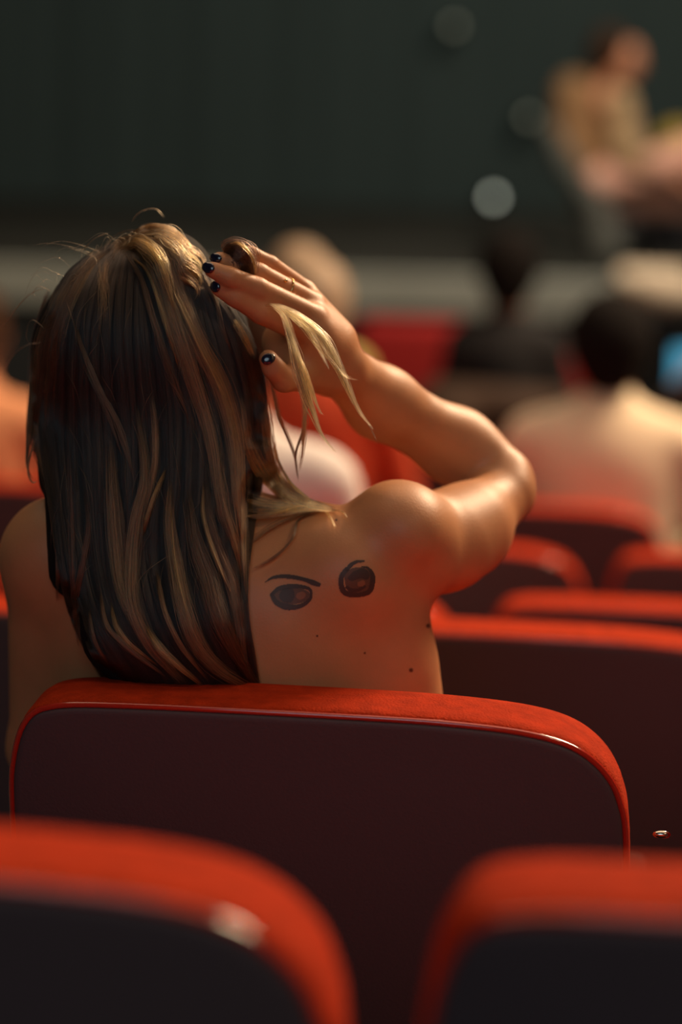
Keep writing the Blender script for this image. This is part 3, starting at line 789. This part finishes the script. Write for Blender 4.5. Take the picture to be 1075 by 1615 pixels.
# ------------------------------------------------------------------ nails, ring, ink, moles, face
def nail(px, py, ax, ln, wd, label=None):
    h = cast(px, py, True)
    if not h: return
    p, nr = h[0], h[1]
    if nr.y > 0: nr = -nr
    a = Vector(W(px + ax[0], py + ax[1], 2.0)) - Vector(W(px, py, 2.0)); a = (a - nr * a.dot(nr)).normalized(); b = nr.cross(a)
    bm = bmesh.new(); bmesh.ops.create_uvsphere(bm, u_segments=20, v_segments=12, radius=1)
    bmesh.ops.scale(bm, vec=(ln, wd, .0022), verts=bm.verts[:])
    Mx = Matrix((a, b, nr)).transposed().to_4x4(); Mx.translation = p
    bmesh.ops.transform(bm, matrix=WI @ Mx, verts=bm.verts[:])
    o = bm_obj('fingernail', bm, M['nail'], body_o, True); o['label'] = 'dark navy fingernail'; return o
nail(340, 407, (-10, -2), .0062, .0045)
nail(328, 422, (-10, -4), .0066, .0050)
nail(339, 452, (-10, -4), .0058, .0050)
nail(423, 566, (-4, -10), .0052, .0066)
pr0, pr1 = W(495, 478, 2.232), W(408, 431, 2.190)
c = Vector(pr0 * .48 + pr1 * .52); ax = Vector(pr1 - pr0).normalized(); rr = R(17.2, 2.21)
q = Vector((0, 0, 1)).rotation_difference(ax)
bm = bmesh.new()
ringv = [[None] * 8 for _ in range(40)]
for a in range(40):
    for b in range(8):
        w, z = a / 40 * 2 * math.pi, b / 8 * 2 * math.pi
        rad_ = rr + .0009 * math.cos(z)
        ringv[a][b] = bm.verts.new(WI @ (c + q @ Vector((rad_ * math.cos(w), rad_ * math.sin(w), .0009 * math.sin(z)))))
for a in range(40):
    for b in range(8): bm.faces.new((ringv[a][b], ringv[(a + 1) % 40][b], ringv[(a + 1) % 40][(b + 1) % 8], ringv[a][(b + 1) % 8]))
ring_o = bm_obj('finger_ring', bm, M['gold'], body_o, True); ring_o['label'] = 'thin gold ring with a tiny bead'
h = cast(449, 443, True)
if h:
    bm = bmesh.new(); bmesh.ops.create_uvsphere(bm, u_segments=12, v_segments=8, radius=.0018); bmesh.ops.translate(bm, vec=WI @ (h[0] + h[1] * .001), verts=bm.verts[:]); bm_obj('ring_bead', bm, M['gold'], body_o, True)

def ink(bm, poly, n=4, lift=.0005):
    """fill a px polygon with a fine grid laid on the skin"""
    poly = np.array(poly, float); x0, y0 = poly.min(0); x1, y1 = poly.max(0); s = 1.0
    xs = np.arange(x0 - s, x1 + s, s); ys = np.arange(y0 - s, y1 + s, s); vs = {}
    def inside(x, y):
        c = False; j = len(poly) - 1
        for i in range(len(poly)):
            xi, yi = poly[i]; xj, yj = poly[j]
            if (yi > y) != (yj > y) and x < (xj - xi) * (y - yi) / (yj - yi) + xi: c = not c
            j = i
        return c
    def vert(i, j):
        if (i, j) not in vs:
            h = cast(xs[i], ys[j], True)
            vs[(i, j)] = bm.verts.new(WI @ (h[0] + (CP - h[0]).normalized() * lift)) if h else None
        return vs[(i, j)]
    for i in range(len(xs) - 1):
        for j in range(len(ys) - 1):
            if inside(xs[i] + s / 2, ys[j] + s / 2):
                q = [vert(i, j), vert(i + 1, j), vert(i + 1, j + 1), vert(i, j + 1)]
                if all(q): bm.faces.new(q)
def stroke(bm, path, w, lift=.0005):
    P = catmull(path, 6); T = np.gradient(P, axis=0); N_ = np.stack([-T[:, 1], T[:, 0]], 1); N_ /= np.linalg.norm(N_, axis=1)[:, None]
    ww = np.interp(np.linspace(0, 1, len(P)), np.linspace(0, 1, len(w)), w)[:, None]
    ink(bm, np.vstack([P + N_ * ww, (P - N_ * ww)[::-1]]), lift=lift)
def curve_poly(p): return catmull(list(p) + [p[0]], 5)[:-1]
T = bmesh.new()
stroke(T, [(418,918),(430,911),(445,909),(462,910),(480,914),(494,919),(505,923)], (.6, 2.2, 3.2, 3.2, 3, 4.2, 2.8))
stroke(T, [(427,938),(440,928),(456,925),(472,925),(486,928),(491,934)], (2.5, 3.4, 3.8, 3.2, 2.6, 2.2))
stroke(T, [(428,937),(436,950),(452,957),(468,957),(481,952),(489,944),(491,934)], (3, 4, 5, 3.6, 3, 2.6, 2))
ink(T, curve_poly([(446,928),(460,928),(464,938),(460,949),(448,950),(440,940)]))
o1 = bm_obj('tattoo', T, M['ink'], body_o); o1['label'] = 'tattooed eye with an arched brow'
T = bmesh.new()
ink(T, curve_poly([(430,938),(446,929),(470,928),(487,934),(484,946),(468,952),(446,953)]), lift=.0003)
bm_obj('tattoo_shade', T, M['ink_mid'], o1)
T = bmesh.new(); ink(T, curve_poly([(468,936),(476,933),(482,937),(480,943),(472,946),(467,942)]), lift=.0007); bm_obj('tattoo_highlight', T, M['ink_light'], o1)
T = bmesh.new()
stroke(T, [(546,901),(552,892),(562,886),(575,885)], (2.5, 3.2, 2.4, 1.2))
stroke(T, [(548,896),(539,908),(538,922),(542,933),(553,938),(568,938),(582,933),(587,920),(587,906),(580,896),(570,894)], (3.5, 4, 4, 4.5, 4, 3.6, 4, 4.2, 3.5, 2, 1))
ink(T, curve_poly([(556,902),(572,896),(582,904),(580,914),(568,912),(556,916),(548,912)]))
stroke(T, [(545,925),(555,931),(566,930),(576,924)], (2, 3, 2.5, 2))
o2 = bm_obj('tattoo', T, M['ink'], body_o); o2['label'] = 'second tattooed eye drawn as a rounded swirl'
T = bmesh.new(); ink(T, curve_poly([(542,905),(556,896),(574,896),(585,906),(584,928),(568,935),(548,932)]), lift=.0003); bm_obj('tattoo_shade', T, M['ink_mid'], o2)
T = bmesh.new(); ink(T, curve_poly([(564,918),(572,915),(576,920),(571,925),(564,924)]), lift=.0007); bm_obj('tattoo_highlight', T, M['ink_light'], o2)
for px, py, r in ((648, 1057, 3.0), (675, 987, 3.0), (530, 775 + 45, 2.0), (575, 1030, 1.6), (500, 1003, 1.5)):
    T = bmesh.new(); ink(T, [(px + r * math.cos(a), py + r * math.sin(a)) for a in np.linspace(0, 6.28, 13)[:-1]]); bm_obj('mole', T, M['mole'], body_o)
for x in (225, 285):
    bm = bmesh.new(); bmesh.ops.create_uvsphere(bm, u_segments=16, v_segments=10, radius=.011); bmesh.ops.translate(bm, vec=WI @ Vector(W(x, 573, 2.338)), verts=bm.verts[:]); bm_obj('eye', bm, M['eye'], body_o, True)
bm = bmesh.new(); bmesh.ops.create_uvsphere(bm, u_segments=16, v_segments=10, radius=1); bmesh.ops.scale(bm, vec=(.022, .008, .007), verts=bm.verts[:]); bmesh.ops.translate(bm, vec=WI @ Vector(W(260, 632, 2.352)), verts=bm.verts[:]); bm_obj('lips', bm, M['lips'], body_o, True)
bolt.matrix_world = Matrix.Translation(Vector(W(1043, 1316, 2.03)))

# ------------------------------------------------------------------ other people, far out of focus
def seated(px, row, label, top_m, hair_m, skin_m, k=1.0, long_hair=False, rise=0.0, arm=None, dark_legs='trousers', turn=0, wide=1.0, hair_r=1.0):
    """a seated figure facing the stage; its back a hand's breadth in front of its row's backrest"""
    Y = ROWS[row][0] + 0.27; zf = row_floor(row)
    cx = W(px, 807, Y)[0]; y = Y - math.tan(YAW) * (cx - W(537, 807, Y)[0])
    r = empty('person', (cx, y, zf), -YAW + turn); bpy.context.view_layer.update()
    v = lambda x, yy, z: np.array([x * k, yy * k, z * k + rise])
    trunk = [Cone(v(0, 0, .58), v(0, -.01, .95), .155 * k * wide, .165 * k * wide, .04, flat=(BY, .62)),
             Cone(v(-.13 * wide, 0, 1.03), v(.13 * wide, 0, 1.03), .062 * k, .062 * k, .05), Cone(v(0, 0, 1.0), v(0, 0.005, 1.12), .085 * k, .055 * k, .05)]
    legs_ = []
    for s in (-1, 1):
        hip = v(s * .09, .02, .56); hip[2] = .56; kn = np.array([s * .11, .46, .53]); an = np.array([s * .11, .44, .10]); toe = an + np.array([0, .13, -.05])
        legs_ += [Cone(hip, kn, .09, .06, .03), Cone(kn, an, .058, .042, .03), Cone(an, toe, .045, .035, .02)]
    arms, hands = [], []
    for s in (-1, 1):
        sh = v(s * .165 * wide, 0, 1.02)
        if arm and s == arm[0]: el, wr = v(*arm[1]), v(*arm[2])
        else: el, wr = v(s * .24 * wide, .05, .76), v(s * .15, .28, .68)
        arms += [Cone(sh, el, .058 * k, .045 * k, .03), Cone(el, el + (wr - el) * .85, .045 * k, .035 * k, .02)]
        d = (wr - el) / np.linalg.norm(wr - el)
        hands += [Cone(el + (wr - el) * .7, wr, .032, .026, .02), Cone(wr, wr + d * .07, .03, .032, .02)]
        side = np.cross(d, [0, 0, 1.0]); side /= max(np.linalg.norm(side), 1e-6)
        for fi in range(4): hands.append(Cone(wr + d * .07 + side * (.024 - fi * .016), wr + d * .135 + side * (.03 - fi * .02), .010, .008, .004))
        hands.append(Cone(wr + d * .02, wr + d * .06 + side * .05, .013, .010, .006))
    head = [Cone(v(0, 0, 1.04), v(0, .01, 1.17), .055 * k, .052 * k, .02), Ell(v(0, .02, 1.25), (.076 * k, .095 * k, .108 * k), None, k=.02),
            Cone(v(0, .07, 1.18), v(0, .085, 1.165), .045 * k, .03 * k, .02), Cone(v(0, .112, 1.25), v(0, .125, 1.225), .009, .013, .008),
            Cone(v(-.08, .02, 1.25), v(-.08, .02, 1.225), .012, .009, .006), Cone(v(.08, .02, 1.25), v(.08, .02, 1.225), .012, .009, .006)]
    core = [Cone(p.a, p.b, p.ra - .018, p.rb - .018, p.k, flat=p.flat) for p in trunk] + [Cone(p.a, p.b, p.ra - .014, p.rb - .010, p.k) for p in arms] + [Cone(p.a, p.b, p.ra - .018, p.rb - .016, p.k) for p in legs_]
    V, Q = implicit(head + hands + core, .009, {}, smooth=2); mesh_np('body', V, Q, skin_m, r)
    V, Q = implicit(trunk + arms, .009, {}, smooth=2); mesh_np('top', V, Q, top_m, r)
    V, Q = implicit(legs_ + [Cone((-.09, 0, .57), (.09, 0, .57), .10, .10, .03)], .012, {}, smooth=2); mesh_np('trousers', V, Q, M[dark_legs], r)
    hp = [Ell(v(0, -.002, 1.275), (.092 * k * hair_r, .102 * k * hair_r, .105 * k * hair_r), None, k=.02), Ell(v(0, .13, 1.22), (.075, .06, .10), None, k=.01, sub=True)]
    if long_hair: hp += [Cone(v(-.05, -.04, 1.25), v(-.06, -.085, .98), .06, .035, .02), Cone(v(.05, -.04, 1.25), v(.06, -.085, .98), .06, .035, .02), Cone(v(0, -.05, 1.25), v(0, -.1, .95), .06, .04, .02)]
    else: hp += [Ell(v(0, -.04, 1.21), (.07 * k, .06 * k, .07 * k), None, k=.02)]
    V, Q = implicit(hp, .007, {}, smooth=2); mesh_np('hair', V, Q, hair_m, r)
    return tag(r, label, 'person'), r
seated(362, 3, 'person in a white shirt whose shoulder shows between the woman\'s hair and shoulder', M['white'], M['hair_brown'], M['skin_far'], rise=-.02)
seated(462, 6, 'person with short light blond hair beyond the woman\'s raised fingers', M['olive'], M['hair_blond'], M['skin_far'], rise=.02)
seated(485, 5, 'person in an orange-red top whose shoulder shows below the woman\'s hand', M['redtop'], M['hair_blond'], M['skin_far'], rise=.04)
seated(945, 5, 'dark-haired person in a pale cream jacket seated beyond the elbow', M['cream'], M['hair_black'], M['skin_far'], long_hair=False, wide=1.15, rise=-.03, hair_r=1.12)
seated(785, 7, 'dark-haired person in black whose head stands against the grey stage edge', M['blacktop'], M['hair_black'], M['skin_dark'], wide=.82, hair_r=1.1)
seated(-55, 5, 'person in a peach top cut off by the left edge beside the long hair', M['peach'], M['hair_brown'], M['skin_far'], rise=-.05)
pr, _ = seated(1175, 6, 'person in black at the right edge holding up a lit phone', M['blacktop'], M['hair_black'], M['skin_dark'], arm=(-1, (-.30, .10, .86), (-.20, .20, 1.0)))
# the phone
pc = W(1078, 584, 6.95)
ph = empty('phone', tuple(pc)); tag(ph, 'phone with a glowing cyan screen held up at the right edge', 'phone')
bm = bmesh.new(); box(bm, -.037, .037, 0, .009, -.072, .072, .004); bm_obj('case', bm, M['black'], ph, True)
bm = bmesh.new(); box(bm, -.034, .034, -.0012, .0, -.067, .067); bm_obj('screen', bm, M['screen'], ph)

# the performer: seated sideways on a stool at the front of the stage, facing right
sx = W(930, 330, 12.2)[0]
pf = empty('person', (sx, 12.2, SZ)); tag(pf, 'performer in a tan jacket and pink trousers sitting on the stage at the upper right', 'person')
bpy.context.view_layer.update(); PI_ = pf.matrix_world.inverted()   # a slim body runs on under the clothes
Yp_ = 12.2
def pc_(p, q, rp, rq, k=.03, dy=0, dq=None): return C_((p[0], p[1], Yp_ + dy), (q[0], q[1], Yp_ + (dy if dq is None else dq)), rp, rq, k)
def pmesh(name, pr_, m, h=.012):
    V, Q = implicit(pr_, h, {}, smooth=2); return mesh_np(name, V, Q, m, pf, inv=PI_)
pmesh('body', [Ell(W(983, 98, Yp_), (R(27, 12.2), .09, R(34, 12.2)), rotm('Y', 18), k=.02), pc_((960, 118), (950, 150), 15, 17),
               pc_((1000, 100), (1010, 108), 6, 5, .01), pc_((1010, 262), (1062, 270), 13, 13, .02, -.10), pc_((1062, 270), (1082, 280), 12, 9, .02, -.10),
               pc_((1045, 268), (1078, 292), 10, 7, .01, -.12), pc_((955, 318), (1000, 325), 12, 10, .02, .1), pc_((950, 145), (940, 290), 14, 16), pc_((940, 290), (1040, 270), 16, 14), pc_((950, 160), (992, 240), 12, 12, .03, -.05), pc_((992, 240), (1012, 262), 12, 12, .02, -.10), pc_((940, 295), (960, 318), 12, 12, .03, .08)], M['skin_far'])
pmesh('jacket', [pc_((905, 150), (925, 265), 34, 30), pc_((945, 160), (950, 260), 28, 30, .04, .05), pc_((897, 160), (890, 215), 22, 20, .03, -.12), pc_((890, 215), (905, 255), 20, 16, .03, -.14)], M['tan'])
pmesh('shirt', [pc_((975, 160), (988, 240), 23, 26, .03, -.06), pc_((985, 235), (1010, 262), 22, 15, .03, -.10)], M['pale_tan'])
pmesh('trousers', [pc_((940, 285), (1040, 270), 33, 28, .04, -.02), pc_((1040, 262), (1100, 235), 28, 24, .04, -.08), pc_((935, 305), (1030, 315), 32, 26, .04, .08), pc_((1100, 235), (1120, 330), 22, 17, .03, -.08), pc_((1030, 315), (1110, 330), 24, 18, .03, .08)], M['pink'])
pmesh('hair', [Ell(W(960, 78, Yp_), (R(30, 12.2), .11, R(34, 12.2)), None, k=.02), pc_((945, 95), (935, 125), 22, 14), pc_((960, 130), (985, 145), 13, 8)], M['hair_brown'])
pmesh('shoe', [Cone((W(1120, 330, Yp_) - [0, .1, 0]) * [1, 1, 0] + [0, 0, SZ + .05], (W(1150, 340, Yp_) - [0, .1, 0]) * [1, 1, 0] + [0, 0, SZ + .05], .05, .045, .02)], M['black'])
# stool with a grey coat
stl = empty('stool', (W(975, 330, 12.25)[0], 12.25, SZ)); tag(stl, 'dark round stool under the performer', 'stool')
seat_z = W(950, 345, 12.2)[2] - SZ
bm = bmesh.new(); cyl(bm, (0, 0, seat_z - .05), (0, 0, seat_z), .19, .2, 32); bm_obj('seat', bm, M['black'], stl, True)
for a in range(4):
    bm = bmesh.new(); w = math.pi / 4 + a * math.pi / 2; cyl(bm, (.19 * math.cos(w), .19 * math.sin(w), 0), (.13 * math.cos(w), .13 * math.sin(w), seat_z - .05), .014, .016, 10); bm_obj('leg', bm, M['black'], stl, True)
V, Q = implicit([C_((868, 205, 11.8), (895, 262, 11.8), 13, 18, .03), C_((895, 262, 11.8), (945, 330, 11.8), 15, 20, .03), C_((940, 330, 11.8), (955, 392, 11.8), 20, 30, .03)], .012, {}, smooth=2)
o = mesh_np('coat', V, Q, M['grey']); tag(o, 'dull grey coat hanging down behind the performer\'s back', 'coat')
V, Q = implicit([Ell(W(1066, 222, 12.75), (.10, .07, .09), None, k=.02), C_((1066, 232, 12.75), (1082, 250, 12.75), 26, 34, .03)], .012, {}, smooth=2)
o = mesh_np('bag', V, Q, M['yellow']); tag(o, 'yellow bag on a black box beyond the performer\'s knees', 'bag')
bq = W(1078, 278, 12.75); bm = bmesh.new(); box(bm, bq[0] - .24, bq[0] + .24, 12.55, 12.95, SZ, bq[2], .015); o = bm_obj('equipment_box', bm, M['black'], None, True); tag(o, 'black box standing on the stage under the yellow bag', 'box')
V, Q = implicit([Cone(W(985, 440, 10.86), W(1050, 462, 10.86), .05, .075, .03), Cone(W(1030, 452, 10.86), W(1110, 468, 10.86), .07, .07, .03), Cone(W(985, 428, 11.0), W(1080, 432, 11.0), .03, .03, .03)], .01, {}, smooth=2)
o = mesh_np('folded_jacket', V, Q, M['cream']); tag(o, 'pale jacket draped over the stage edge at right', 'jacket')
# a dark coat over the far seat of the person in black
so = seatroots[(7, 1)]; sx_, sy_, sz_ = so.location
def cv(x, y, z): return np.array([sx_ + x, sy_ + y, sz_ + z])
V, Q = implicit([Cone(cv(-.24, .055, SEAT_H - .02), cv(.10, .045, SEAT_H - .03), .085, .08, .03), Cone(cv(-.2, -.03, .84), cv(-.17, -.08, .5), .05, .05, .04), Cone(cv(0, -.03, .84), cv(.01, -.09, .45), .06, .06, .04), Cone(cv(.1, -.04, .82), cv(.12, -.09, .52), .05, .05, .04)], .012, {}, smooth=2)
o = mesh_np('coat', V, Q, M['browncoat']); tag(o, 'dark brown coat thrown over the seat behind the person in black', 'coat')
# small lamps hanging before the curtain
for px, py, m, lab in ((778, 311, 'lamp', 'brightest small round lamp, left of the performer\'s knees'), (834, 185, 'lamp_dim', 'faint round lamp beside the performer\'s shoulder'), (716, 41, 'lamp_dim', 'faint round lamp near the top edge')):
    p = Vector(W(px, py, 15.3)); l = empty('wall_lamp', tuple(p)); tag(l, lab, 'lamp')
    bm = bmesh.new(); cyl(bm, (0, .0, 0), (0, .40, 0), .05, .05, 20); bm_obj('housing', bm, M['black'], l, True)
    bm = bmesh.new(); bmesh.ops.create_uvsphere(bm, u_segments=16, v_segments=10, radius=.026); bmesh.ops.translate(bm, vec=(0, -.012, 0), verts=bm.verts[:]); bm_obj('bulb', bm, M[m], l, True)
